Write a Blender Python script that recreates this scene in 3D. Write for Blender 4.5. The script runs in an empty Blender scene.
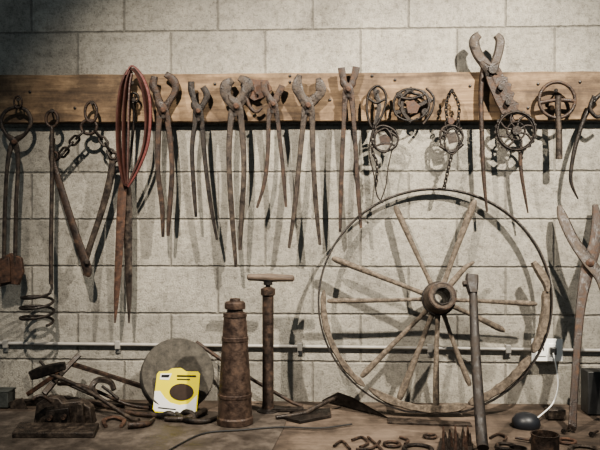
import bpy, math, random
from mathutils import Vector, Matrix
random.seed(4)
F=714.3; A=math.radians(2.5); CZ=1.64; ZB=0.9; D=3.0
CAM=Vector((D*math.sin(A),-D*math.cos(A),CZ))
FWD=Vector((-math.sin(A),math.cos(A),0)); RGT=Vector((math.cos(A),math.sin(A),0)); UP=Vector((0,0,1))
def ray(px,py): return FWD+RGT*((px-300)/F)+UP*((225-py)/F)
def P(px,py,h=0.09):
    r=ray(px,py); k=(-h-CAM.y)/r.y; return CAM+r*k
def B(px,py,lift=0.0):
    r=ray(px,py); k=(ZB+lift-CZ)/r.z; return CAM+r*k
def scl(p): return (p-CAM).dot(FWD)/F
def plane(pb,pt):
    v=(pt-pb).normalized(); u=Vector((1,0,0)); n=u.cross(v)
    if n.y>0: n=-n
    n.normalize()
    def f(px,py,off=0.0):
        r=ray(px,py); o=pb+n*off; k=(o-CAM).dot(n)/r.dot(n); return CAM+r*k
    f.n=n; return f
# ---------------- materials
def mat(name): 
    m=bpy.data.materials.new(name); m.use_nodes=True
    return m,m.node_tree.nodes,m.node_tree.links,m.node_tree.nodes['Principled BSDF']
def ramp(N,stops):
    r=N.new('ShaderNodeValToRGB'); e=r.color_ramp.elements
    e[0].position,e[0].color=stops[0][0],(*stops[0][1],1)
    e[1].position,e[1].color=stops[-1][0],(*stops[-1][1],1)
    for p,c in stops[1:-1]:
        x=e.new(p); x.color=(*c,1)
    return r
def mottled(name,c1,c2,c3=None,scale=25,rough=0.75,metal=0.0,bump=0.3,stretch=None,detail=8):
    m,N,L,b=mat(name)
    tc=N.new('ShaderNodeTexCoord'); mp=N.new('ShaderNodeMapping'); L.new(tc.outputs['Object'],mp.inputs[0])
    if stretch: mp.inputs['Scale'].default_value=stretch
    n=N.new('ShaderNodeTexNoise'); n.inputs['Scale'].default_value=scale; n.inputs['Detail'].default_value=detail; n.inputs['Roughness'].default_value=0.7
    L.new(mp.outputs[0],n.inputs['Vector'])
    st=[(0.36,c1),(0.52,c2)]+([(0.68,c3)] if c3 else [])
    if not c3: st=[(0.35,c1),(0.65,c2)]
    r=ramp(N,st); L.new(n.outputs[0],r.inputs[0]); L.new(r.outputs[0],b.inputs['Base Color'])
    b.inputs['Roughness'].default_value=rough; b.inputs['Metallic'].default_value=metal
    if metal>.1:
        rr=ramp(N,[(0.4,(rough-.2,)*3),(0.6,(rough+.18,)*3)]); L.new(n.outputs[0],rr.inputs[0]); L.new(rr.outputs[0],b.inputs['Roughness'])
    n2=N.new('ShaderNodeTexNoise'); n2.inputs['Scale'].default_value=scale*5; n2.inputs['Detail'].default_value=4
    L.new(mp.outputs[0],n2.inputs['Vector'])
    bp=N.new('ShaderNodeBump'); bp.inputs['Strength'].default_value=bump; bp.inputs['Distance'].default_value=0.004
    L.new(n2.outputs[0],bp.inputs['Height']); L.new(bp.outputs[0],b.inputs['Normal'])
    return m
RUST=mottled('rusty_iron',(0.012,0.009,0.0075),(0.036,0.023,0.017),(0.098,0.059,0.038),metal=0.3,rough=0.58,scale=38,bump=.45)
RUSTD=mottled('dark_iron',(0.008,0.0065,0.006),(0.019,0.015,0.0125),(0.048,0.035,0.027),metal=0.4,rough=0.52,scale=38,bump=.45)
RUSTR=mottled('red_rust',(0.024,0.014,0.010),(0.065,0.035,0.023),(0.14,0.077,0.048),metal=0.15,rough=0.7,scale=42,bump=.45)
RUSTG=mottled('grey_brown_iron',(0.014,0.011,0.0095),(0.040,0.030,0.0235),(0.10,0.077,0.058),metal=0.35,rough=0.55,scale=38,bump=.45)
CAST=mottled('rusty_cast_iron',(0.022,0.014,0.011),(0.050,0.031,0.022),(0.095,0.06,0.041),metal=0.2,rough=0.58,scale=34,bump=.35)
BLADE=mottled('dull_brown_iron',(0.010,0.008,0.0075),(0.022,0.017,0.014),(0.046,0.035,0.027),metal=0.2,rough=0.65,scale=30,bump=.35)
STONE=mottled('grindstone_stone',(0.035,0.032,0.027),(0.062,0.056,0.046),(0.095,0.085,0.07),scale=35,rough=0.9)
WOODH=mottled('worn_handle_wood',(0.045,0.033,0.025),(0.10,0.073,0.054),(0.16,0.12,0.09),scale=12,rough=0.7,stretch=(1,6,6))
WOODS=mottled('weathered_spoke_wood',(0.040,0.031,0.024),(0.105,0.083,0.062),(0.19,0.153,0.116),scale=62,rough=0.85,bump=.7)
LEATH=mottled('brown_leather',(0.03,0.013,0.010),(0.07,0.028,0.021),scale=20,rough=0.45)
LEATR=mottled('red_leather',(0.06,0.013,0.011),(0.12,0.026,0.021),scale=20,rough=0.5)
GALV=mottled('galvanised_steel',(0.23,0.22,0.20),(0.36,0.345,0.32),metal=0.1,rough=0.5,scale=10,bump=0.05)
YEL=mottled('yellow_card',(0.82,0.70,0.02),(0.88,0.77,0.04),scale=6,rough=0.6,bump=0.02)
WHI=mottled('white_plastic',(0.80,0.80,0.77),(0.86,0.86,0.84),scale=6,rough=0.5,bump=0.02)
BRN=mottled('brown_print',(0.035,0.024,0.018),(0.06,0.04,0.03),scale=20,rough=0.6,bump=0.02)
BLK=mottled('black_ink',(0.012,0.012,0.012),(0.03,0.03,0.03),scale=20,rough=0.5,bump=0.02)
BLU=mottled('dark_blue_plastic',(0.008,0.009,0.012),(0.014,0.016,0.021),scale=20,rough=0.45,bump=0.05)
TIN=mottled('grey_green_paint',(0.022,0.025,0.023),(0.065,0.07,0.065),scale=24,rough=0.6,metal=0.1)
SHEET=mottled('stained_steel_sheet',(0.036,0.029,0.024),(0.076,0.062,0.051),(0.135,0.112,0.092),scale=9,rough=0.6,metal=0.15)
def plankwood(name,dark,mid,light,sc=(1.2,8,26),stain=1.0):
    m,N,L,b=mat(name)
    tc=N.new('ShaderNodeTexCoord'); mp=N.new('ShaderNodeMapping'); L.new(tc.outputs['Object'],mp.inputs[0]); mp.inputs['Scale'].default_value=sc
    n=N.new('ShaderNodeTexNoise'); n.inputs['Scale'].default_value=2.2; n.inputs['Detail'].default_value=10; n.inputs['Roughness'].default_value=.7; n.inputs['Distortion'].default_value=0.4
    L.new(mp.outputs[0],n.inputs['Vector'])
    r=ramp(N,[(0.3,dark),(0.5,mid),(0.72,light)]); L.new(n.outputs[0],r.inputs[0])
    n3=N.new('ShaderNodeTexNoise'); n3.inputs['Scale'].default_value=5; n3.inputs['Detail'].default_value=8; n3.inputs['Roughness'].default_value=.7; L.new(tc.outputs['Object'],n3.inputs['Vector'])
    r3=ramp(N,[(0.40,(0.36,0.34,0.32)),(0.6,(1,1,1))]); L.new(n3.outputs[0],r3.inputs[0])
    mx=N.new('ShaderNodeMix'); mx.data_type='RGBA'; mx.blend_type='MULTIPLY'; mx.inputs[0].default_value=stain
    L.new(r.outputs[0],mx.inputs[6]); L.new(r3.outputs[0],mx.inputs[7]); L.new(mx.outputs[2],b.inputs['Base Color'])
    b.inputs['Roughness'].default_value=0.75
    bp=N.new('ShaderNodeBump'); bp.inputs['Strength'].default_value=0.5; bp.inputs['Distance'].default_value=0.005
    L.new(n.outputs[0],bp.inputs['Height']); L.new(bp.outputs[0],b.inputs['Normal'])
    return m
BOARD=plankwood('board_wood',(0.07,0.043,0.026),(0.185,0.122,0.07),(0.34,0.24,0.145),sc=(1.5,8,18))
BENCH=plankwood('bench_wood',(0.055,0.04,0.031),(0.11,0.082,0.062),(0.175,0.133,0.10),sc=(2,8,4))
def blockwall():
    m,N,L,b=mat('painted_concrete_block')
    tc=N.new('ShaderNodeTexCoord'); sp=N.new('ShaderNodeSeparateXYZ'); L.new(tc.outputs['Object'],sp.inputs[0])
    wn=N.new('ShaderNodeTexNoise'); wn.inputs['Scale'].default_value=35; wn.inputs['Detail'].default_value=5; L.new(tc.outputs['Object'],wn.inputs['Vector'])
    wm=N.new('ShaderNodeMath'); wm.operation='MULTIPLY_ADD'; wm.inputs[1].default_value=.008; wm.inputs[2].default_value=-.004; L.new(wn.outputs[0],wm.inputs[0])
    ax=N.new('ShaderNodeMath'); ax.inputs[1].default_value=0.147; L.new(sp.outputs[0],ax.inputs[0])
    az=N.new('ShaderNodeMath'); az.inputs[1].default_value=-2.459; L.new(sp.outputs[2],az.inputs[0])
    ax2=N.new('ShaderNodeMath'); L.new(ax.outputs[0],ax2.inputs[0]); L.new(wm.outputs[0],ax2.inputs[1])
    az2=N.new('ShaderNodeMath'); L.new(az.outputs[0],az2.inputs[0]); L.new(wm.outputs[0],az2.inputs[1])
    cb=N.new('ShaderNodeCombineXYZ'); L.new(ax2.outputs[0],cb.inputs[0]); L.new(az2.outputs[0],cb.inputs[1])
    br=N.new('ShaderNodeTexBrick'); br.inputs['Scale'].default_value=1; br.inputs['Brick Width'].default_value=0.4; br.inputs['Row Height'].default_value=0.199
    br.inputs['Mortar Size'].default_value=0.0075; br.inputs['Mortar Smooth'].default_value=.9
    br.inputs['Color1'].default_value=(0.355,0.334,0.292,1); br.inputs['Color2'].default_value=(0.29,0.273,0.238,1); br.inputs['Mortar'].default_value=(0.205,0.192,0.167,1)
    L.new(cb.outputs[0],br.inputs['Vector'])
    n=N.new('ShaderNodeTexNoise'); n.inputs['Scale'].default_value=2.6; n.inputs['Detail'].default_value=14; n.inputs['Roughness'].default_value=0.78; L.new(tc.outputs['Object'],n.inputs['Vector'])
    r=ramp(N,[(0.34,(0.52,0.51,0.50)),(0.47,(0.88,0.88,0.88)),(0.64,(1.16,1.15,1.13))]); L.new(n.outputs[0],r.inputs[0])
    mx=N.new('ShaderNodeMix'); mx.data_type='RGBA'; mx.blend_type='MULTIPLY'; mx.inputs[0].default_value=1
    L.new(br.outputs[0],mx.inputs[6]); L.new(r.outputs[0],mx.inputs[7])
    nb=N.new('ShaderNodeTexNoise'); nb.inputs['Scale'].default_value=34; nb.inputs['Detail'].default_value=9; nb.inputs['Roughness'].default_value=.8; L.new(tc.outputs['Object'],nb.inputs['Vector'])
    rb=ramp(N,[(0.38,(0.62,0.61,0.59)),(0.50,(1,1,1)),(0.62,(1.14,1.14,1.12))]); L.new(nb.outputs[0],rb.inputs[0])
    mb=N.new('ShaderNodeMix'); mb.data_type='RGBA'; mb.blend_type='MULTIPLY'; mb.inputs[0].default_value=.9
    L.new(mx.outputs[2],mb.inputs[6]); L.new(rb.outputs[0],mb.inputs[7])
    v=N.new('ShaderNodeTexNoise'); v.inputs['Scale'].default_value=110; v.inputs['Detail'].default_value=8; v.inputs['Roughness'].default_value=.8; L.new(tc.outputs['Object'],v.inputs['Vector'])
    rp=ramp(N,[(0.39,(0.28,0.27,0.25)),(0.46,(1,1,1))]); L.new(v.outputs[0],rp.inputs[0])
    m2=N.new('ShaderNodeMix'); m2.data_type='RGBA'; m2.blend_type='MULTIPLY'; m2.inputs[0].default_value=0.7
    L.new(mb.outputs[2],m2.inputs[6]); L.new(rp.outputs[0],m2.inputs[7]); L.new(m2.outputs[2],b.inputs['Base Color'])
    b.inputs['Roughness'].default_value=0.88
    inv=N.new('ShaderNodeMath'); inv.operation='MULTIPLY_ADD'; inv.inputs[1].default_value=-1.0; L.new(br.outputs['Fac'],inv.inputs[0]); L.new(v.outputs[0],inv.inputs[2])
    i2=N.new('ShaderNodeMath'); L.new(inv.outputs[0],i2.inputs[0]); L.new(nb.outputs[0],i2.inputs[1])
    bp=N.new('ShaderNodeBump'); bp.inputs['Strength'].default_value=0.8; bp.inputs['Distance'].default_value=0.008
    L.new(i2.outputs[0],bp.inputs['Height']); L.new(bp.outputs[0],b.inputs['Normal'])
    return m
WALL=blockwall()
CONC=mottled('concrete_floor',(0.12,0.11,0.10),(0.2,0.19,0.175),scale=3,rough=0.85)
# ---------------- geometry
def spl(pts,closed,sub):
    n=len(pts)
    if sub<=1 or n<3: 
        if n==2 and sub>1:
            return [tuple(a+(b-a)*k/4 for a,b in zip(pts[0],pts[1])) for k in range(5)]
        return pts
    out=[]
    for i in range(n if closed else n-1):
        g=lambda j: pts[j%n] if closed else pts[max(0,min(n-1,j))]
        p0,p1,p2,p3=g(i-1),g(i),g(i+1),g(i+2)
        for k in range(sub):
            t=k/sub
            out.append(tuple(0.5*((2*b)+(-a+c)*t+(2*a-5*b+4*c-d)*t*t+(-a+3*b-3*c+d)*t**3) for a,b,c,d in zip(p0,p1,p2,p3)))
    if not closed: out.append(tuple(pts[-1]))
    return out
def sweepw(C,ws,ts,closed=False,n=10,sq=False,ref=None):
    V=[];Fc=[];m=len(C)
    if sq: sec=[(1,.65),(.75,1),(-.75,1),(-1,.65),(-1,-.65),(-.75,-1),(.75,-1),(1,-.65)]; n=8
    else: sec=[(math.cos(2*math.pi*k/n),math.sin(2*math.pi*k/n)) for k in range(n)]
    pv=None
    for i in range(m):
        a=C[(i-1)%m] if closed or i>0 else C[0]; b=C[(i+1)%m] if closed or i<m-1 else C[-1]
        T=(b-a).normalized() if (b-a).length>1e-9 else Vector((0,0,1))
        if ref is not None:
            s=T.cross(ref)
            if s.length<0.05: s=pv or Vector((1,0,0))
            s.normalize()
        else:
            if pv is None:
                r=Vector((0,1,0)) if abs(T.y)<.9 else Vector((1,0,0)); s=T.cross(r).normalized()
            else: s=(pv-T*pv.dot(T)).normalized()
        pv=s; u=s.cross(T).normalized()
        for x,y in sec: V.append(C[i]+s*(x*ws[i]/2)+u*(y*ts[i]/2))
    for i in range(m if closed else m-1):
        j=(i+1)%m
        for k in range(n):
            l=(k+1)%n; Fc.append((i*n+k,i*n+l,j*n+l,j*n+k))
    if not closed:
        Fc.append(tuple(range(n))[::-1]); Fc.append(tuple((m-1)*n+k for k in range(n)))
    return V,Fc
YR=Vector((0,1,0))
def sw(pts,w,h=0.09,t=1.0,closed=False,sub=5,sq=False,n=10,f=P,ref=YR,tm=None):
    q=[]
    for i,p in enumerate(pts):
        ww=w[i] if isinstance(w,(list,tuple)) else w
        q.append((p[0],p[1],p[2] if len(p)>2 else h,ww))
    q=spl(q,closed,sub)
    C=[f(a,b,c) for a,b,c,_ in q]; W=[max(0.3,x[3])*scl(c) for x,c in zip(q,C)]
    T=[tm]*len(W) if tm else [x*t for x in W]
    for i,c in enumerate(C):   # keep everything on top of the bench
        r=max(W[i],T[i])/2+.0045
        if c.z<ZB+r and c.z>ZB-.15 and c.y>-.86: c.z=ZB+r
    return sweepw(C,W,T,closed,n,sq,ref)
def circ(cx,cy,rx,ry=None,n=24,a0=0,a1=360,h=None,jit=0):
    ry=ry or rx; full=abs(a1-a0)>=360
    k=n if full else n+1; out=[]
    for i in range(k):
        t=math.radians(a0+(a1-a0)*i/n); j=1+random.uniform(-jit,jit)
        out.append((cx+rx*j*math.cos(t),cy-ry*j*math.sin(t))+((h,) if h is not None else ()))
    return out
def ring(cx,cy,r,w,ry=None,h=0.09,t=1.0,f=P,tm=None,sq=False,ref=YR): return sw(circ(cx,cy,r,ry),w,h=h,t=t,closed=True,sub=1,f=f,tm=tm,sq=sq,ref=ref)
def wob(cx,cy,rx,ry,w,h=.09,jit=.10,**k): return sw(circ(cx,cy,rx,ry,n=10,jit=jit),[w*random.uniform(.8,1.3) for _ in range(10)],h=h,closed=True,sub=4,**k)
def lathe(prof,o,axis=UP,n=36,loop=False):
    axis=axis.normalized(); a=Vector((1,0,0)) if abs(axis.x)<.8 else Vector((0,0,1))
    x=(a-axis*a.dot(axis)).normalized(); y=axis.cross(x); V=[];Fc=[]
    for r,z in prof:
        for k in range(n):
            t=2*math.pi*k/n; V.append(o+axis*z+(x*math.cos(t)+y*math.sin(t))*max(r,1e-5))
    m=len(prof)
    for i in range(m if loop else m-1):
        j=(i+1)%m
        for k in range(n):
            l=(k+1)%n; Fc.append((i*n+k,i*n+l,j*n+l,j*n+k))
    if not loop:
        Fc.append(tuple(range(n))[::-1]); Fc.append(tuple((m-1)*n+k for k in range(n)))
    return V,Fc
def box(c,s,R=None):
    R=R or Matrix.Identity(3); V=[]
    for x in(-.5,.5):
        for y in(-.5,.5):
            for z in(-.5,.5): V.append(Vector(c)+R@Vector((x*s[0],y*s[1],z*s[2])))
    return V,[(0,1,3,2),(4,6,7,5),(0,4,5,1),(2,3,7,6),(0,2,6,4),(1,5,7,3)]
def poly(pts,dirv):
    n=len(pts); V=list(pts)+[p+dirv for p in pts]
    Fc=[tuple(range(n)),tuple(range(n,2*n))[::-1]]+[(i,i+n,(i+1)%n+n,(i+1)%n) for i in range(n)]
    return V,Fc
def pxpoly(pts,th,h=0.09,f=P):
    W=[f(a,b,h) for a,b in pts]; n=getattr(f,'n',Vector((0,-1,0))); return poly(W,n*-th)
def chain(pts,L=9,h=0.09,w=2.0,f=P,wd=4.5):
    q=spl([(p[0],p[1]) for p in pts],False,6); d=[0]
    for a,b in zip(q,q[1:]): d.append(d[-1]+math.hypot(b[0]-a[0],b[1]-a[1]))
    def at(s):
        s=max(0,min(d[-1],s))
        for i in range(len(d)-1):
            if s<=d[i+1]+1e-9:
                t=(s-d[i])/max(1e-9,d[i+1]-d[i]); return q[i][0]+(q[i+1][0]-q[i][0])*t,q[i][1]+(q[i+1][1]-q[i][1])*t
    step=L*0.72; k=0; s=0; G=[]
    while s+L*0.6<=d[-1]+L*0.4:
        a=f(*at(s),h); b=f(*at(s+L),h); c=(a+b)/2; T=(b-a)
        if T.length<1e-4: break
        T.normalize(); N1=T.cross(YR).normalized(); N2=YR
        N=(N1*0.9+N2*0.43).normalized() if k%2 else (N1*-0.35+N2*0.93).normalized()
        sc=scl(c); al=(L/2-wd/2)*sc; bw=wd/2*sc; C=[]
        for j in range(14):
            t=2*math.pi*j/14; C.append(c+T*(math.cos(t)*bw+math.copysign(al,math.cos(t)))+N*math.sin(t)*bw)
        G.append(sweepw(C,[w*sc]*14,[w*sc]*14,True,6)); s+=step;k+=1
    return G
# ---------------- object assembly
COL=bpy.context.scene.collection
import bmesh
def mesh(name,geoms,m,bevel=0,ang=38):
    V=[];Fc=[]
    for v,f in geoms:
        o=len(V); V+=v; Fc+=[tuple(i+o for i in q) for q in f]
    mn=Vector((min(v.x for v in V),min(v.y for v in V),min(v.z for v in V))); mx=Vector((max(v.x for v in V),max(v.y for v in V),max(v.z for v in V)))
    c=Vector(((mn.x+mx.x)/2,(mn.y+mx.y)/2,mn.z))
    me=bpy.data.meshes.new(name); me.from_pydata([v-c for v in V],[],Fc); me.materials.append(m)
    bm=bmesh.new(); bm.from_mesh(me); bmesh.ops.recalc_face_normals(bm,faces=bm.faces); bm.to_mesh(me); bm.free()
    for p in me.polygons: p.use_smooth=True
    me.set_sharp_from_angle(angle=math.radians(ang)); me.update()
    ob=bpy.data.objects.new(name,me); ob.location=c; COL.objects.link(ob)
    if bevel:
        b=ob.modifiers.new('bevel','BEVEL'); b.width=bevel; b.segments=2; b.limit_method='ANGLE'
    return ob
def thing(name,label,cat,parts,group=None):
    if len(parts)==1:
        ob=parts[0]; ob.name=name
    else:
        mn=Vector((9,9,9)); mx=-mn; ps=[p for p in parts if p.parent is None]
        for p in ps:
            for c in p.bound_box:
                w=p.location+Vector(c)
                for i in range(3): mn[i]=min(mn[i],w[i]); mx[i]=max(mx[i],w[i])
        ob=bpy.data.objects.new(name,None); ob.empty_display_size=0.05; COL.objects.link(ob)
        ob.location=((mn.x+mx.x)/2,(mn.y+mx.y)/2,mn.z)
        for p in ps: p.parent=ob; p.location=p.location-ob.location
    ob['label']=label; ob['category']=cat
    if group: ob['group']=group
    return ob
def struct(name,geoms,m):
    o=mesh(name,geoms,m); o['kind']='structure'; return o
# ---------------- setting
w=struct('wall_back',[box((0,0.06,1.7),(7,0.12,3.4))],WALL)
w.data.transform(Matrix.Translation(w.location)); w.location=(0,0,0)
struct('floor',[box((0,-2.2,-0.05),(7,4.8,0.1))],CONC)
tl,tr=P(-60,75.5,0.045),P(700,70.5,0.045); bl,brr=P(-60,123,0.045),P(700,119,0.045)
NB=40; topE=[];botE=[]
for i in range(NB+1):
    t=i/NB; topE.append(tl.lerp(tr,t)+Vector((0,0,random.uniform(-.002,.002)))); botE.append(bl.lerp(brr,t)+Vector((0,0,random.uniform(-.0025,.0025))))
bgeo=poly(topE+botE[::-1],Vector((0,0.0445,0)))
board=mesh('plank',[bgeo],BOARD,bevel=0.003)
nails=[]
NAILS=[(18,101),(52,112),(92,104),(132,84),(134,101),(163,118),(198,121),(235,116),(272,113),(253,90),(307,113),(348,97),(378,93),(412,92),(452,92),(487,76),(556,92),(594,100)]
for x,y in NAILS:
    a,b=P(x,y,0.04),P(x,y,0.112)
    b=b+Vector((0,0,0.006))
    nails.append(mesh('nail',[sweepw([a,b],[0.0075]*2,[0.0075]*2,n=8),lathe([(0.008,-0.002),(0.008,0.002)],b,(b-a).normalized(),10)],RUSTD))
for x,y in [(30,92),(75,108),(215,84),(290,82),(330,100),(395,80),(432,100),(470,86),(538,84),(580,82),(528,108),(290,76),(372,76)]:
    nails.append(mesh('screw_head',[lathe([(0.006,0),(0.006,0.003),(0.002,0.005)],P(x,y,0.045),Vector((0,-1,0)),12)],RUSTD))
thing('hanging_board','long rough-sawn wooden board fixed along the block wall, studded with nails','board',[board]+nails)
# ---------------- tongs
def rivet(px,py,r,h0,h1,f=P):
    a=f(px,py,h0); b=f(px,py,h1); s=scl(a); ax=(b-a).normalized(); l=(b-a).length
    return lathe([(r*s*.6,0),(r*s,0.003),(r*s,l-0.004),(r*s*.6,l)],a,ax,16)
def tongs(label,jL,jR,pv,lL,lR,w,m=RUST,h=0.085,name='tongs',group='blacksmith tongs hanging on the board',jw=1.5,tip=1.25,cat='tongs'):
    kx=.88
    def arm(j,l,off,sg):
        n=len(j); pts=[(pv[0]+(x-pv[0])*kx+random.uniform(-.6,.6),y+random.uniform(-1,1),h+off) for x,y in j]+[(pv[0],pv[1],h+off)]+[(x,y,h+off*0.4) for x,y in l]
        ws=[w*tip]+[w*jw*1.2]+[w*jw*1.0]*(n-2)+[w*2.2]+[w*1.25]+[w*.95]*(len(l)-2)+[w*0.55]
        g=[sw(pts,ws,tm=w*0.0032,sq=True)]
        x0,y0=pv[0]+sg*w*.9,pv[1]-w*1.1
        g.append(sw([(x0-sg*w*.9,y0+w*.9,h+off),(x0,y0,h+off),(x0+sg*w*.35,y0-w*1.0,h+off)],[w*1.2,w*1.6,w*1.0],tm=w*.0044))
        return mesh('arm',g,m)
    a=arm(jL,lR,0.008,-1); b=arm(jR,lL,-0.008,1)
    r=mesh('rivet',[rivet(pv[0],pv[1],w*0.6,h-0.02,h+0.028)],RUSTR)
    return thing(name,label,cat,[a,b,r],group)
tongs('rust-brown blacksmith tongs with one hooked jaw and close parallel handles',[(153,76),(152,85),(156,93),(159,102)],[(166,75),(176,80),(177,92),(170,103)],(163,110),[(159,123),(158,170),(162,205),(163,237)],[(168,123),(172,165),(170,205),(168,236)],4.8,RUST,jw=1.35)
tongs('slim dark iron tongs with flat jaws and spread handles, one longer',[(190,82),(191,92),(194,103)],[(204,88),(209,96),(203,106)],(198,111),[(195,124),(192,150),(194,190),(196,217)],[(202,124),(205,160),(210,200),(217,240)],4.2,RUSTD,jw=1.3,tip=1.5)
tongs('heavy rusty pincers with rounded jaws and long handles',[(233,80),(225,85),(226,97)],[(239,78),(248,84),(245,97)],(236,106),[(231,120),(229,160),(232,215),(236,267)],[(241,120),(244,165),(242,210),(240,250)],5.2,RUSTG,jw=1.9,tip=1.1)
tongs('thin rusty tongs with short straight jaws and splayed handles',[(263,82),(264,90),(269,98)],[(284,86),(281,92),(276,98)],(273,104),[(269,116),(268,150),(265,180),(257,208)],[(277,116),(281,150),(284,180),(286,207)],4.0,RUST,jw=1.4,tip=1.5)
tongs('heavy brown iron tongs with broad jaws and wide-open handles',[(299,76),(295,86),(300,97)],[(319,78),(322,87),(322,94),(315,99)],(308,105),[(304,118),(300,155),(295,205),(289,248)],[(312,118),(313,155),(316,205),(320,245)],5.0,RUSTG,jw=1.8,tip=1.0)
tongs('rusty tongs with flared jaws and long straight handles',[(340,67),(342,75),(344,83)],[(357,67),(355,76),(352,83)],(348,89),[(345,101),(343,140),(341,190),(340,232)],[(352,101),(355,140),(358,190),(361,228)],4.6,RUST,jw=1.25,tip=1.6)
h=0.085
a=mesh('arm',[sw([(19,106,h),(6,111,h),(1,122,h),(6,134,h),(14,142,h+.008),(18,160,h),(16,205,h),(15,262,h)],[3,4,4,4,7,4.5,4.2,4.5],tm=0.012)],RUSTG)
b=mesh('arm',[sw([(15,106,h),(27,111,h),(31,122,h),(25,134,h),(14,142,h-.008),(8,160,h),(5,205,h),(4,262,h)],[3,4,4,4,7,4.5,4.2,4.5],tm=0.012)],RUSTG)
c=mesh('hanging_ring',[ring(18,102,4,2,ry=6,h=0.098)],RUST)
d=mesh('jaw_plate',[pxpoly([(-3,260),(10,253),(21,258),(23,272),(18,285),(9,284),(-1,287)],0.02,h=0.09)],RUSTR,bevel=0.003)
d2=mesh('jaw_plate',[pxpoly([(-2,262),(9,257),(10,282),(0,284)],0.012,h=0.104)],RUSTR,bevel=0.003)
e=mesh('rivet',[rivet(14,142,2.6,.06,.11)],RUSTR)
thing('tongs','large round-bowed iron tongs with broad rusty gripping plates','tongs',[a,b,c,d,d2,e],'blacksmith tongs hanging on the board')
# coil rod
hx=0.105
cc=P(37,308,hx); sc=scl(cc); hel=[]
NC=100
for i in range(NC):
    t=i/(NC-1); an=t*3.1*2*math.pi
    r=(14+2.5*math.sin(t*math.pi*.8))*sc
    x=r*math.cos(an); y=-r*math.sin(an)
    hel.append(cc+Vector((x,y*.8,(0.5-t)*31*sc+ y*.14)))
rodC=[P(52,127,0.095),P(52,180,.10),P(51,240,.10),P(51,284,hx)]
hp=[P(51,280,hx),P(52,288,hx)]+hel[1:]
thing('coil_hook','long thin iron rod with an eye and a spiral coil foot','hook',[
 mesh('rod',[sweepw(rodC,[4.2*sc]*4,[4.2*sc]*4,n=10)],RUSTG),
 mesh('coil',[sweepw(hp,[2.8*sc]*len(hp),[2.8*sc]*len(hp),n=8)],RUSTD),
 mesh('eye',[ring(52,119,6,3.2,ry=8,h=0.095)],RUST)])
thing('skidding_tongs','V-shaped iron log tongs hung by a heavy chain from a ring','tongs',[
 mesh('hanging_ring',[ring(91,112,6,3,ry=10,h=.095),ring(89,127,8,3.2,ry=7,h=.088)],RUST),
 mesh('chain',chain([(84,131),(72,143),(60,157)],L=11,w=2.4,wd=6.5),RUSTD),
 mesh('chain',chain([(95,131),(105,143),(114,158)],L=11,w=2.4,wd=6.5),RUSTD),
 mesh('arm',[sw([(53,138,.085),(52,158,.085),(60,185,.09),(76,235,.095),(87,268,.1),(86,276,.1)],[4,6,6.5,7,9,6],tm=.014,sq=True),ring(54,156,4,3,h=.085)],RUST),
 mesh('arm',[sw([(113,158,.085),(110,180,.085),(102,210,.08),(92,240,.08),(85,262,.08)],[6,7,6,5.5,6],tm=.014,sq=True),ring(114,157,4.5,3,h=.085)],RUSTG),
 mesh('rivet',[rivet(87,262,3,.06,.12)],RUSTD)])
rf=Vector((0.2,1,0.1)).normalized(); rf2=Vector((0.28,1,0.1)).normalized(); rf3=Vector((-.1,1,.1)).normalized()
thing('leather_belt','looped brown and red leather strap hanging from a nail','belt',[
 mesh('strap',[sw([(131,71),(127,84),(124.5,110),(124,140),(125,165),(127.5,184)],2,h=.112,tm=.028,sq=True,ref=rf,sub=6)],LEATH),
 mesh('strap',[sw([(132,74),(130,86),(129,110),(128.6,140),(128,165),(128,182)],1.8,h=.112,tm=.026,sq=True,ref=rf3,sub=6)],LEATH),
 mesh('outer_strap',[sw([(132,69),(123,84),(119,110),(118.5,140),(121,165),(127,185),(137,168),(145,145),(147,115),(142,84)],2.4,h=.108,tm=.030,closed=True,sq=True,ref=rf2,sub=6)],LEATH),
 mesh('red_edge',[sw([(126,75),(132,66),(142,76),(149,95),(150.4,118),(147.5,145),(138.6,169),(128,187)],[1.4,2,2.6,2.8,2.8,2.8,2.4,2],h=.124,tm=.010,sq=True,sub=6)],LEATR)])
thing('iron_shears','pair of long pointed iron shear blades on a thin shank','shears',[
 mesh('shank',[sw([(134,97,.085),(134,120,.07),(131,150,.066),(125,182,.08)],[4,3,3,6])],RUSTD),
 mesh('blade',[sw([(124,176),(122,195),(120,235),(117,290),(115,323)],[5,9,8.5,6,1.5],h=.088,tm=.008)],RUSTR),
 mesh('blade',[sw([(126,176),(128,195),(128,235),(129,290),(129,323)],[5,8,8.5,6,1.5],h=.076,tm=.008)],RUSTG),
 mesh('eye',[ring(134,98,4.5,2.4,ry=5,h=.085)],RUSTD)])
thing('iron_bracket','small folded rusty iron bracket plate hanging from a nail','bracket',[
 mesh('plate',[pxpoly([(244,82),(252,79),(268,80),(272,90),(263,98),(254,101),(246,96)],.006,h=.075)],RUSTR,bevel=.002),
 mesh('hook_arm',[sw([(246,97),(250,107),(256,112),(262,108)],[4,4,3.5,2.5],h=.078)],RUST)])
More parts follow.
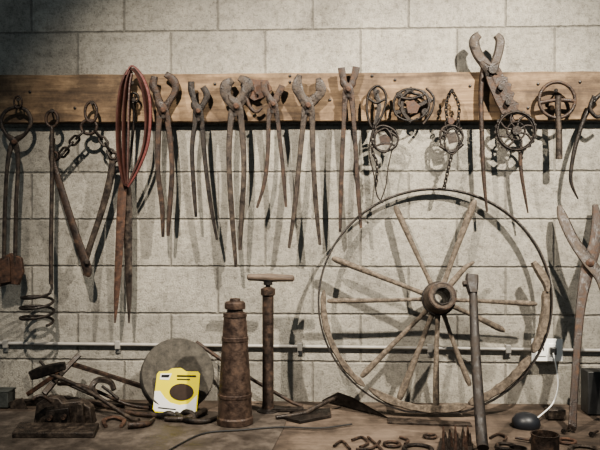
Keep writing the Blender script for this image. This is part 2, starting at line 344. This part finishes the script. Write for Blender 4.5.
# traps
def disc(cx,cy,r,th=.008,h=.09,f=P):
    c=f(cx,cy,h); s=scl(c); n=getattr(f,'n',Vector((0,-1,0))); return lathe([(r*s*.9,-th/2),(r*s,-th/4),(r*s,th/4),(r*s*.9,th/2)],c,n,24)
G='small steel traps hanging on the board'
thing('animal_trap','old steel leg trap with round jaws and trailing wire loops','trap',[
 mesh('spring',[sw([(378,86),(369,93),(367,112),(373,128),(383,113),(386,95)],2.6,closed=True,h=.085,tm=.012),sw([(374,88),(379,106),(375,126)],4.4,h=.08,tm=.006,sq=True),sw([(368,98),(376,103),(385,99)],2.6,h=.083)],RUSTD),
 mesh('jaw',[wob(385,139,13,13,2.2,h=.09,jit=.06),wob(383,141,9,12,1.8,h=.096),sw([(371,134),(385,130),(399,138)],2.6,h=.088),sw([(374,147),(385,143),(397,146)],2.2,h=.088)],RUSTD),
 mesh('pan',[pxpoly([(379,137),(385,134),(391,138),(390,145),(381,145)],.004,h=.092)],RUST),
 mesh('wire',[sw([(374,124),(369,150),(374,175),(377,195),(383,203)],1.4,h=.085)],RUSTD),
 mesh('wire',[sw([(392,150),(388,168),(386,185),(381,200)],1.2,h=.08)],RUSTD),
 mesh('chain',chain([(375,126),(372,150),(377,163),(376,186)],L=5,w=1.2,wd=2.8),RUSTD)],G)
thing('animal_trap','round steel trap with open jaws, leaf springs and a flat pan','trap',[
 mesh('jaw',[wob(411,105,18,16,2.2,h=.09,jit=.05),sw(circ(412,103,13,10,10,30,205,jit=.06),2.6,h=.097),sw([(396,94),(408,89),(424,92),(431,103)],2.6,h=.086)],RUSTD),
 mesh('spring',[sw([(412,88),(404,96),(402,110),(411,122)],4,h=.085,sq=True),sw([(394,113),(412,109),(431,99)],4.4,h=.08,sq=True),sw([(426,88),(434,98),(431,113),(423,124)],2.4,h=.085),sw([(398,97),(410,99),(424,95)],3.2,h=.097)],RUSTD),
 mesh('pan',[pxpoly([(406,102),(414,100),(420,106),(417,113),(408,113)],.004,h=.1)],RUSTR),mesh('bolt',[disc(400,96,3.6)],RUSTD),mesh('bolt',[disc(425,112,3.8)],RUSTD)],G)
thing('animal_trap','small steel trap hanging on a knotted light chain','trap',[
 mesh('chain',chain([(451,90),(446,105),(447,122),(443,138)],L=5,w=1.3,wd=3),RUSTD),
 mesh('chain',chain([(453,92),(459,106),(458,122),(459,134)],L=5,w=1.3,wd=3),RUSTD),
 mesh('chain',chain([(452,154),(448,170),(444,188)],L=5,w=1.3,wd=3),RUSTD),
 mesh('jaw',[wob(451,138,11,12,2.2,h=.09),wob(452,141,7,12,1.8,h=.096),sw([(440,146),(452,152),(463,144)],3.2),sw([(441,130),(452,134),(462,128)],3)],RUSTD),
 mesh('pan',[pxpoly([(446,134),(456,133),(458,142),(449,144)],.004,h=.098)],RUSTG),mesh('bolt',[disc(451,121,3.6)],RUSTR)],G)
# pulley tool
NT=22; gear=[]
for i in range(NT*4):
    t=2*math.pi*i/(NT*4); r=21.6 if i%4 in (0,1) else 19.8
    gear.append((516+r*math.cos(t),131-r*math.sin(t)))
wh=[ring(516,131,19,3.2,h=.10,tm=.028),ring(516,131,9,1.8,h=.10,tm=.012)]
GP_=[P(a,b,.107) for a,b in gear]; GI=[P(516+17.4*math.cos(2*math.pi*i/(NT*4)),131-17.4*math.sin(2*math.pi*i/(NT*4)),.107) for i in range(NT*4)]
ng=NT*4; gv=GP_+GI+[p+Vector((0,.014,0)) for p in GP_]+[p+Vector((0,.014,0)) for p in GI]; gf=[]
for i in range(ng):
    j=(i+1)%ng; gf+=[(i,j,ng+j,ng+i),(2*ng+i,3*ng+i,3*ng+j,2*ng+j),(i,2*ng+i,2*ng+j,j),(ng+i,ng+j,3*ng+j,3*ng+i)]
wh.append((gv,gf))
for k in range(8):
    t=math.radians(45*k+15); wh.append(sw([(516+3*math.cos(t),131-3*math.sin(t)),(516+11*math.cos(t+.25),131-11*math.sin(t+.25)),(516+18*math.cos(t),131-18*math.sin(t))],2.3,h=.10))
wh.append(disc(516,131,5,.036,h=.10))
plate=[(483,66),(494,62),(501,69),(504,76),(508,77),(508,82),(512,84),(511,90),(515,93),(513,99),(519,103),(518,110),(522,113),(510,116),(502,114),(495,100),(488,84)]
thing('pulley_fork','rusty forked iron arm carrying a dark toothed spoked wheel','pulley',[
 mesh('fork',[sw([(479,35),(474,41),(477,53),(484,63),(491,72)],[7,10,9.5,10,12],h=.09,tm=.022,sq=True),sw([(496,35),(500,41),(498,54),(495,63),(492,73)],[6,8.5,8.5,9,11],h=.09,tm=.022,sq=True),sw([(483,61),(491,66),(498,62)],[5,8,5],h=.09,tm=.026)],RUSTG),
 mesh('arm',[pxpoly(plate,.012,h=.094),sw([(490,70),(498,88),(505,104),(514,124)],[7,7,6,5],h=.088,tm=.016)],RUST,bevel=.0015),
 mesh('bolt',[disc(492,70,5,.04)],RUSTD),mesh('bolt',[disc(500,88,3.4,.05)],RUSTD),mesh('bolt',[disc(507,103,3.2,.05)],RUSTD),
 mesh('shank',[sw([(484,62),(481,90),(482,140),(484,180),(487,212)],[5,5,4.6,4,2],h=.078)],RUST),
 mesh('shank',[sw([(520,148),(521,170),(524,190),(528,213)],[4,3.8,3.2,1.6],h=.09)],RUST),
 mesh('pulley_wheel',wh,RUSTD)])
thing('ring_handle','iron ring with a crossbar and a short wooden grip','handle',[
 mesh('ring',[ring(557,100,18,3.6,ry=18,h=.095),sw([(539,103),(557,100),(575,101)],4,h=.095)],RUST),
 mesh('grip',[sw([(558,96),(558,112),(559,135),(559,159)],[7,6,6.5,7],h=.098)],RUSTG)])
thing('iron_hook','slender curved dark iron hook tapering to a point','hook',[mesh('hook',[sw([(601,94),(594,101),(585,117),(577,140),(572,163),(571,182),(578,199)],[4,4.5,4.5,4.5,4,3.5,1.5],h=.09)],RUSTD)])
thing('iron_hook','short forged iron hook with a blunt end','hook',[mesh('hook',[sw([(594,96),(590,108),(597,117),(606,112)],[4,4,4,3],h=.105)],RUSTD)])
# ---------------- conduit and outlet
straps=[]
for x in (6,118,300,430,508):
    y=343.5+x*0.0105; straps.append(mesh('strap',[box(P(x,y,.012),(.022,.024,.034)),box(P(x,y+5,.003),(.022,.006,.03))],GALV,bevel=.002))
thing('electrical_conduit','galvanised steel conduit strapped along the block wall','conduit',[mesh('pipe',[sw([(-60,342.5),(300,346.5),(532,349.5)],3.6,h=.013,ref=None)],GALV),mesh('pipe',[sw([(562,350),(640,351)],3.6,h=.013,ref=None)],GALV)]+straps)
OX=547
outl=[mesh('junction_box',[box(P(OX,350,.0225),(.115,.043,.085))],WHI,bevel=.004),mesh('face_plate',[box(P(OX,350,.047),(.124,.006,.092))],WHI,bevel=.002)]
for dx in (-5,6):
    outl.append(mesh('socket',[box(P(OX+dx,350,.052),(.034,.004,.05))],WHI,bevel=.001))
for dx in (-6.5,-3.5): outl.append(mesh('socket_slot',[box(P(OX+dx,349,.0545),(.004,.002,.014))],BLK))
outl.append(mesh('plug',[box(P(OX+6,351,.066),(.024,.024,.028))],BLK,bevel=.003))
thing('wall_outlet','white double electrical outlet box with a plug in it','outlet',outl)
# ---------------- workbench
top=mesh('worktop',[box((0,-.43,ZB-.03),(4.4,.858,.06))],BENCH,bevel=.004)
legs=[mesh('leg',[box((x,y,(ZB-.06)/2),(.09,.09,ZB-.061))],BENCH,bevel=.004) for x in (-2.05,-.7,.7,2.05) for y in (-.08,-.78)]
thing('workbench','long stained wooden workbench along the wall','workbench',[top]+legs)
LIFT=.0005
def flat(pts,th,m,name,lift=LIFT,bev=.001):
    W=[B(a,b,lift) for a,b in pts]; return mesh(name,[poly(W,Vector((0,0,th)))],m,bevel=bev)
thing('steel_sheet','flat stained steel sheet lying on the workbench','sheet',[flat([(-40,412),(290,412),(283,430),(268,458),(-80,458)],.003,SHEET,'sheet')])
# ---------------- wagon wheel
WB=B(436,417); WT=P(436,189,.035)
W=plane(WB+Vector((0,0,.004)),WT); 
cx,cy,rx,ry=435,302,116.5,113
wn=W.n
tire=mesh('iron_tire',[sw(circ(cx,cy,rx,ry,n=96),1.9,h=0,closed=True,sub=1,f=W,tm=.026,sq=True,ref=wn)],RUSTD)
fe=[]
for a0,a1,wd in ((174,231,6.5),(233.5,286,8.5),(288,329,9.5),(332,366,8.5)):
    fe.append(mesh('felloe',[sw(circ(cx,cy,rx-1.5-wd/2,ry-1.5-wd/2,n=14,a0=a0,a1=a1),[wd*.3]+[wd*random.uniform(.72,1.08) for _ in range(13)]+[wd*.35],h=0,sub=2,f=W,tm=.034,sq=True,ref=wn)],WOODS))
fe.append(mesh('felloe',[sw([(533,262),(540,272),(546,283),(547,292)],[5,8,7,3],h=.012,f=W,tm=.03,sq=True,ref=wn)],WOODS))
hc=(438,299)
sp=[]
for ex,ey,ww in [(395,206,.95),(475,200,1.1),(332,258,1.0),(327,301,.8),(537,304,.85),(361,377,.95),(399,400,1.1),(436,408,1.0),(470,386,.9),(505,331,1.0)]:
    dx,dy=ex-hc[0],ey-hc[1]; d=math.hypot(dx,dy); ux,uy=dx/d,dy/d; bnd=random.uniform(-.8,.8)
    pts=[(hc[0]+ux*k-uy*o*bnd,hc[1]+uy*k+ux*o*bnd,.0) for k,o in ((12,0),(24,0),(d*.45,1),(d*.75,.7),(d-6,0),(d,0))]
    sp.append(mesh('spoke',[sw(pts,[6.5*ww,4.6*ww,4.8*ww,6.0*ww,6.4*ww,3.2*ww],f=W,t=.8,ref=wn)],WOODS))
sp.append(mesh('spoke',[sw([(446,290,0),(456,278,.005),(465,268,.01),(474,262,.012)],[6,6,5,2.5],f=W,t=.8,ref=wn)],WOODS))
ho=W(hc[0],hc[1],0); s=scl(ho)
HUBW=mottled('dark_hub_wood',(0.03,0.022,0.017),(0.07,0.052,0.039),(0.12,0.092,0.07),scale=60,rough=.8,bump=.6)
hub=mesh('hub',[lathe([(10*s,-.07),(12*s,-.055),(15*s,-.03),(16*s,0),(16*s,.02),(14.6*s,.032),(13.4*s,.06),(12.6*s,.115),(12.2*s,.12),(8.4*s,.12),(8.0*s,.115),(7.6*s,.0),(7.2*s,-.07)],ho,wn,loop=True)],HUBW)
band=mesh('hub_band',[lathe([(12.7*s,.092),(13.6*s,.092),(13.4*s,.121),(12.0*s,.122),(12.0*s,.12)],ho,wn,loop=True)],RUST)
band2=mesh('hub_band',[lathe([(15.6*s,.006),(16.9*s,.006),(16.9*s,.024),(15.6*s,.024)],ho,wn,loop=True)],RUSTD)
box_=mesh('hub_lining',[lathe([(8.7*s,.117),(8.7*s,.124),(7.4*s,.124),(7.0*s,-.06),(7.7*s,-.06),(7.9*s,.117)],ho,wn,loop=True)],RUSTD)
thing('wagon_wheel','old wooden-spoked wagon wheel, iron tire and broken felloes, leaning','wheel',[tire,hub,band,band2,box_]+fe+sp)
# ---------------- big leaning tongs
LT=plane(B(574,434),P(574,200,.05))
rr=LT.n
thing('cutting_tongs','large dark broad-bladed iron tongs standing on the bench against the wall','tongs',[
 mesh('arm',[sw([(559,206,.006),(563,218,.006),(574,241,.006),(589,262,.006),(603,284,.006),(612,330,.004),(614,380,.002)],[4,10,11,13,10,8,7],f=LT,tm=.012,sq=True,ref=rr)],RUSTG,ang=20),
 mesh('arm',[sw([(595,205,-.012),(597,222,-.012),(595,245,-.012),(588,268,-.012),(581,305,-.012),(577,350,-.012),(574,395,-.010),(572,433,-.008)],[5,10,12,13,9,7,7,8],f=LT,tm=.012,sq=True,ref=rr)],RUST,ang=20),
 mesh('rivet',[rivet(590,263,4,-.025,.022,LT)],RUSTR)])
# ---------------- screw jack
jb=B(235,424)+Vector((0,0,.004)); s=scl(jb); k=lambda y:(428-y)*s
jp=[(17.6,428),(18.2,427.5),(18.2,422),(17.0,420.5),(16.4,402),(16.9,401.4),(16.8,398.4),(16.1,397.8),(12.8,346),(13.4,345.4),(13.3,342),(12.6,341.4),(11.2,322),(11.9,321.4),(11.7,318),(8.2,317.2),(8,315)]
hd=[(7.6,316),(7.6,314.2),(10.2,313.8),(10.5,312.5),(10.2,308),(8.8,306.6),(5.4,306),(5,303.6),(2,303.2)]
thing('screw_jack','tall tapered cast-iron screw jack, rusty brown, standing on the bench','jack',[
 mesh('body',[lathe([(r*s,k(y)) for r,y in jp],jb,n=48)],CAST,ang=24),
 mesh('screw_head',[lathe([(r*s,k(y)) for r,y in hd],jb,n=40)],CAST,ang=35)])
# ---------------- hand pump
pb=B(268,412)+Vector((0,0,.001)); s=scl(pb); k=lambda y:(416-y)*s
tp=pb+Vector((0,0,k(282)))
thing('hand_pump','rusty cylinder hand pump with a wooden T-handle','pump',[
 mesh('barrel',[lathe([(6*s,k(415)),(6.4*s,k(412)),(5.6*s,k(408)),(5.6*s,k(300)),(7.2*s,k(299)),(7.2*s,k(293)),(3*s,k(291))],pb)],RUST),
 mesh('foot',[lathe([(11*s,0),(11*s,.006),(7*s,.012),(5*s,.02)],pb),box(pb+Vector((.06,0,.012)),(.16,.035,.012)),],RUSTD,bevel=.001),
 mesh('piston_rod',[lathe([(2.4*s,k(294)),(2.4*s,k(284))],pb,n=14),lathe([(4.5*s,k(289)),(4.5*s,k(284))],pb,n=16)],RUSTD),
 mesh('handle',[lathe([(1.5*s,-23*s),(3.2*s,-22*s),(3.6*s,-12*s),(4.3*s,0),(3.6*s,12*s),(3.3*s,23*s),(1.5*s,24.5*s)],tp+Vector((2*s,0,0)),Vector((1,0,-.02)),20)],WOODH)])
# ---------------- grindstone + card
GB=B(177,413)+Vector((0,0,.006)); GT=P(177,341,.10); GP=plane(GB,GT); gc=GP(177,377,0)+Vector((0,0,.006)); s=scl(gc)
gr=36*s; ga=(GP.n+Vector((.34,0,0))).normalized()
thing('grindstone','round grey-brown sandstone grinding wheel standing on the bench','grindstone',[
 mesh('stone',[lathe([(4*s,-.04),(gr*.97,-.04),(gr,-.034),(gr,.034),(gr*.97,.04),(4*s,.04),(4*s,.0)],gc,ga,64)],STONE),
 mesh('axle_bush',[lathe([(4*s,-.043),(4*s,.043),(2.6*s,.045)],gc,ga,20)],RUSTD)])
CP=plane(B(176,416.5)+Vector((0,0,.004)),P(177,370,.25))
thing('product_card','yellow and white cardboard product card with a brown oval picture','card',[
 mesh('card',[pxpoly([(157,374),(159,371.5),(168,371),(172,368.4),(181,368),(186,371.4),(198,371.6),(200,374),(196.8,412),(194,415),(155,412.2),(152.6,409)],.002,0,CP)],YEL),
 mesh('white_panel',[pxpoly([(154.6,391),(160,391),(165,398),(170,402.5),(179,405),(188,404),(197,395),(195.4,412.8),(193,413.8),(155,411),(153.4,408.6)],.0006,.0008,CP)],WHI),
 mesh('white_strip',[pxpoly([(160.5,373.4),(172,373.4),(169,380),(159.6,379.4)],.0006,.0008,CP)],WHI),
 mesh('oval_opening',[pxpoly(circ(181.5,392,12,8.4,32),.0006,.0016,CP)],BRN),
 mesh('print_shape',[pxpoly([(161.6,374.8),(170,374.6),(168.6,377.4),(161.2,377.2)],.0004,.0018,CP)],BLK),
 mesh('print_stripe',[pxpoly([(177,375),(196,375.4),(196,377),(177,376.6)],.0004,.0015,CP)],BLK),
 mesh('print_stripe',[pxpoly([(177,378.6),(190,379),(190,380),(177,379.6)],.0004,.0015,CP)],BLK),
 mesh('print_stripe',[pxpoly([(158,407),(176,409),(176,410),(158,408.2)],.0004,.0018,CP)],BLK)])
# ---------------- bench bars and tools
def bar(name,label,cat,pts,w,m=RUST,extra=[],group=None,**kw):
    return thing(name,label,cat,[mesh('shaft',[sw(pts,w,**kw)],m)]+extra if extra else [mesh('shaft',[sw(pts,w,**kw)],m)],group)
bar('iron_rod','long thin iron rod leaning from the wall down to the bench','rod',[(196,342,.04),(240,372,.07),(302,408,.13)],[4,3.6,3.6],RUST)
bar('sledge_hammer','iron-headed hammer with a long rusty shaft propped on the bench clutter','hammer',[(46,372,.20),(90,392,.27),(139,425,.37)],[4.4,4,4.6],RUSTG,[mesh('head',[sw([(32,375,.18),(41,372,.19),(59,367,.21),(65,366,.21)],[9,11,9,7.5],sq=True,t=.9)],RUSTD)])
bar('iron_bar','flat square-ended iron bar resting at an angle','bar',[(72,364,.12),(110,376,.14),(156,391,.15)],[4.6,4,5],RUST,sq=True)
bar('iron_bar','short thick iron bar propped upright against others','bar',[(79,355,.10),(62,373,.16),(44,394,.22)],[5,5,6],RUSTG,sq=True)
bar('iron_bar','slender iron bar with a bent tip among the clutter','bar',[(58,384,.16),(84,386,.18),(126,404,.19),(150,408,.19)],[3.6,3.6,3.6,4.4],RUST)
bar('iron_bar','thick rusted iron bar lying behind the vise','bar',[(24,404,.12),(60,398,.14),(96,404,.15),(124,408,.16)],[5,5,4.4,4.4],RUSTD,sq=True)
bar('iron_bar','thin rusted rod crossing behind the vise','bar',[(40,361,.06),(60,380,.09),(104,400,.10)],[3,3,3],RUSTD)
bar('iron_bar','rusty angle iron leaning across the pile of bars','bar',[(28,394,.08),(48,380,.10),(66,368,.11)],[4.4,4.4,4.4],RUSTR,sq=True)
thing('clamp','rusty C-shaped screw clamp lying among the bars','clamp',[
 mesh('frame',[sw([(98,398,.27),(92,388,.25),(98,380,.23),(110,382,.22),(114,390,.23)],[5,5.5,5.5,5,4.5],sq=True)],RUSTG),
 mesh('screw',[sw([(118,399,.25),(110,392,.24),(102,386,.24)],[3.4,3,3])],RUSTD)])
bar('horseshoe','worn rusty horseshoe resting flat on the steel sheet','horseshoe',[(106,432,.44),(104,425,.37),(114,421,.33),(124,425,.37),(121,432,.44)],[3.6,4.6,5,4.6,3.6],RUSTR,ref=UP,tm=.011)
bar('wrench','long-handled rusty wrench lying on the steel sheet','wrench',[(86,401,.2),(120,410,.26),(160,420,.31)],[4,4.5,5],RUST,[mesh('jaw',[sw([(158,420,.31),(168,414,.32),(176,416,.32)],[6,7,4]),sw([(158,420,.31),(166,426,.32),(175,424,.32)],[6,6,4])],RUSTD)])
bar('wooden_handle','loose worn wooden tool handle lying on the bench','handle',[(165,423,.345),(186,420,.345),(205,414,.24)],[5,6,7],RUSTG)
bar('chisel','short rusty cold chisel on the bench','chisel',[(128,433,.45),(146,429,.42),(154,420,.33)],[7,6,3],RUST)
bar('wrench','curved dark pipe wrench lying by the grindstone','wrench',[(176,414,.25),(186,424,.36),(206,424,.37),(222,417,.27)],[4,6,5,3],RUSTD,[mesh('jaw',[sw([(180,416,.3),(186,412,.3),(194,416,.32),(192,424,.34)],[4,6,6,4])],RUSTD)])
thing('iron_vise','heavy dark iron vise block bolted to a wide base plate','vise',[
 mesh('base_plate',[poly([B(12,438,.004),B(94,438,.004),B(99,428,.004),B(20,427,.004)],Vector((0,0,.018)))],RUSTG,bevel=.002),
 mesh('body',[pxpoly([(33,427),(36,404),(46,397),(58,398),(62,403),(80,401),(90,408),(93,428)],.05,.40)],RUSTG,bevel=.004),
 mesh('slot_plate',[pxpoly([(44,424),(46,411),(68,408),(70,424)],.012,.415)],RUSTD,bevel=.002),
 mesh('rib',[pxpoly([(76,427),(77,404),(82,404),(84,427)],.02,.425)],RUSTG,bevel=.002),
 mesh('bolt',[disc(50,418,2.6,.02,.42)],RUST),mesh('bolt',[disc(64,417,2.6,.02,.42)],RUST),
 mesh('screw',[sw([(52,402,.42),(42,396,.44),(33,399,.45)],[3.6,3.6,4.4])],RUST)])
def bxo(name,label,cat,px0,px1,pyt,pyb,dep,m,lid=None):
    a=B((px0+px1)/2,pyb)+Vector((0,0,.004)); s=scl(a); wd=(px1-px0)*s; ht=(pyb-pyt)*s
    ps=[mesh('body',[box(a+Vector((0,dep/2,ht/2)),(wd,dep,ht))],m,bevel=.003)]
    if lid: ps.append(mesh('lid',[box(a+Vector((0,dep/2,ht+.004)),(wd*1.04,dep*1.04,.008))],lid,bevel=.002))
    return thing(name,label,cat,ps)
bxo('metal_tin','dark grey-green painted metal tin with a lid','tin',-10,8,394,409,.07,TIN,TIN)
thing('plane_iron','small flat steel plate leaning by the tin','plate',[mesh('plate',[pxpoly([(9,402),(22,398),(28,411),(12,414)],.006,.18)],RUSTG)])
thing('plow_blade','low dark triangular plow blade lying under the wagon wheel','blade',[mesh('blade',[poly([B(322,401,.002),B(389,419,.002),B(352,398,.05),B(338,393,.045)],Vector((0,-.008,.006)))],RUSTD,bevel=.001)])
thing('curved_iron_strap','curved rusty iron strap lying on the bench','strap',[mesh('strap',[sw([(276,421,.30),(295,418,.27),(312,409,.22),(326,402,.17),(336,398,.13)],[4,5,5,4.5,4])],RUSTG)])
thing('iron_shoe','flat curved iron plate with upturned edge on the bench','plate',[flat([(283,420),(300,412),(330,411),(331,418),(300,424)],.012,RUSTD,'plate')])
thing('flat_file','long flat worn file lying beneath the wheel','file',[flat([(388,419),(470,424),(472,427),(388,424)],.008,RUSTG,'blade')])
cab=[B(x,y,.008) for x,y in spl([(150,462),(180,444),(205,433),(240,430),(280,427),(320,428),(352,424)],False,8)]
thing('cable','thin dark cable trailing across the bench','cable',[mesh('cable',[sweepw(cab,[.006]*len(cab),[.006]*len(cab),n=8)],BLK)])
SB=plane(B(481,455)+Vector((0,0,.01)),P(472,277,.26))
thing('pry_bar','heavy dark iron bar standing upright, leaning on the wheel','bar',[
 mesh('shaft',[sw([(473,288,0),(476,360,0),(483,454,0)],[8,10,12],f=SB,t=.8,ref=SB.n,n=14)],BLADE),
 mesh('head',[sw([(472,276,0),(472,284,0),(473,294,0)],[12,12,8],f=SB,tm=.03,sq=True,ref=SB.n),sw([(463,284,0),(472,283,0)],[5,6],f=SB,sq=True,ref=SB.n)],BLADE)])
spk=[]
for i in range(5):
    for j in range(3):
        c0=B(444+i*6.0+(j%2)*2.4-j*.6,445+j*5.6); tl_=Vector((random.uniform(-.10,.10),random.uniform(-.1,.1),1))
        spk.append(mesh('spike',[lathe([(.0062,.010),(.005,.038),(.0016,random.uniform(.055,.068))],c0,tl_,8)],RUSTG if (i+j)%2 else RUSTR))
thing('spiked_plate','small iron block bristling with upright spikes','spikes',[flat([(436,461),(473,461),(471,442),(440,442)],.014,RUSTD,'base')]+spk)
def rg(cx,cy,r,w,label,name='iron_ring',m=RUSTD,z=.007):
    c=B(cx,cy,z); s=scl(c); C=[c+Vector((math.cos(t)*r*s,math.sin(t)*r*s,0)) for t in [2*math.pi*k/32 for k in range(32)]]
    return thing(name,label,'ring',[mesh('ring',[sweepw(C,[w*s]*32,[min(.013,w*s)]*32,True,8,ref=UP)],m)])
rg(418,449,14,4,'thick dark iron ring lying flat on the bench')
rg(392,444,8,3,'small rusty iron ring lying flat on the bench',m=RUST)
rg(506,446,9,3.4,'small dark iron ring among the loose parts')
rg(567,441,8,3,'small rusty washer ring near the tin can',m=RUSTR)
rg(430,436,6,2.6,'tiny rusty ring beside the larger iron ring',m=RUST)
for pts in ([(352,440),(362,437),(368,443),(360,447)],[(368,437),(378,446),(384,452)],[(356,449),(372,448),(380,441)],[(400,437),(408,440),(405,444)],[(490,438),(498,434),(506,437),(504,441)],[(334,446),(342,441),(350,449)]):
    q=[B(x,y,.006) for x,y in spl(pts,False,6)]; s=scl(q[0])
    thing('iron_hook','small bent rusty iron hook lying on the bench','hook',[mesh('hook',[sweepw(q,[2.6*s]*len(q),[.010]*len(q),n=8)],RUST)],'small bent hooks on the bench')
for x,y,an in [(564,431,1.0),(592,434,.9),(498,449,1.4),(530,440,2.6)]:
    c=B(x,y,.0105); dv=Vector((math.cos(an),math.sin(an)*.9,0)).normalized()
    thing('bolt','rusty hex-headed bolt lying on the bench','bolt',[mesh('shank',[lathe([(.0045,0),(.0045,.05)],c,dv,10)],RUST),mesh('head',[lathe([(.0095,-.008),(.0095,0)],c,dv,6)],RUSTD)],'loose bolts on the bench')
def cup(cx,yb,r,hh,label,m,name='tin_can'):
    c=B(cx,yb)+Vector((0,0,.001)); s=scl(c); r*=s; hh*=s
    thing(name,label,'can',[mesh('body',[lathe([(r,0),(r,hh*.05),(r*.97,hh*.08),(r*.97,hh*.9),(r,hh),(r*.9,hh),(r*.88,hh*.2),(0,hh*.18)],c)],m)])
cup(545,458,14,24,'small rusty open tin can on the bench',RUST)
cup(518,458,9,10,'low dark iron cup on the bench',RUSTD)
rg(585,450,14,5,'thick worn iron collar lying on the bench',m=RUSTG)
dc=B(526,427)+Vector((0,0,.001)); s=scl(dc)
thing('round_charger','dark blue rounded plastic case with a white cable','charger',[
 mesh('case',[lathe([(13*s,0),(14*s,.01),(13.2*s,.028),(10*s,.043),(5*s,.050),(0,.052)],dc)],BLU),
 mesh('cable',[sw([(553,353,.078),(556,366,.09),(558,385,.12),(553,403,.2),(541,415,.30),(533,421,.335)],1.4,ref=None)],WHI)])
bxo('black_case','small black rounded case on the bench','case',588,608,373,416,.08,BLK)
bxo('iron_block','squat rusty iron block beside the tongs','block',548,566,411,421,.05,RUSTG)
# ---------------- lights
def spot(loc,tgt,e,size,col,rad=.03,blend=.9):
    l=bpy.data.lights.new('track_light','SPOT'); l.energy=e; l.spot_size=math.radians(size); l.spot_blend=blend; l.color=col; l.shadow_soft_size=rad
    o=bpy.data.objects.new('track_light',l); COL.objects.link(o); o.location=loc
    o.rotation_euler=(Vector(tgt)-Vector(loc)).to_track_quat('-Z','Y').to_euler()
spot((1.40,-1.7,3.3),(.50,0,1.70),700,62,(1,.915,.79))
spot((-.70,-1.8,3.3),(.05,0,1.30),440,74,(1,.90,.77))
wd=bpy.data.worlds.new('world'); bpy.context.scene.world=wd; wd.use_nodes=True
wd.node_tree.nodes['Background'].inputs[0].default_value=(.78,.92,1,1); wd.node_tree.nodes['Background'].inputs[1].default_value=.24
try: bpy.context.scene.view_settings.look='AgX - Medium High Contrast'
except Exception as ex: print(ex)
cam=bpy.data.cameras.new('camera'); co=bpy.data.objects.new('camera',cam); COL.objects.link(co)
co.location=CAM; co.rotation_euler=(math.pi/2,0,A); cam.sensor_width=36; cam.lens=F/600*36
bpy.context.scene.camera=co
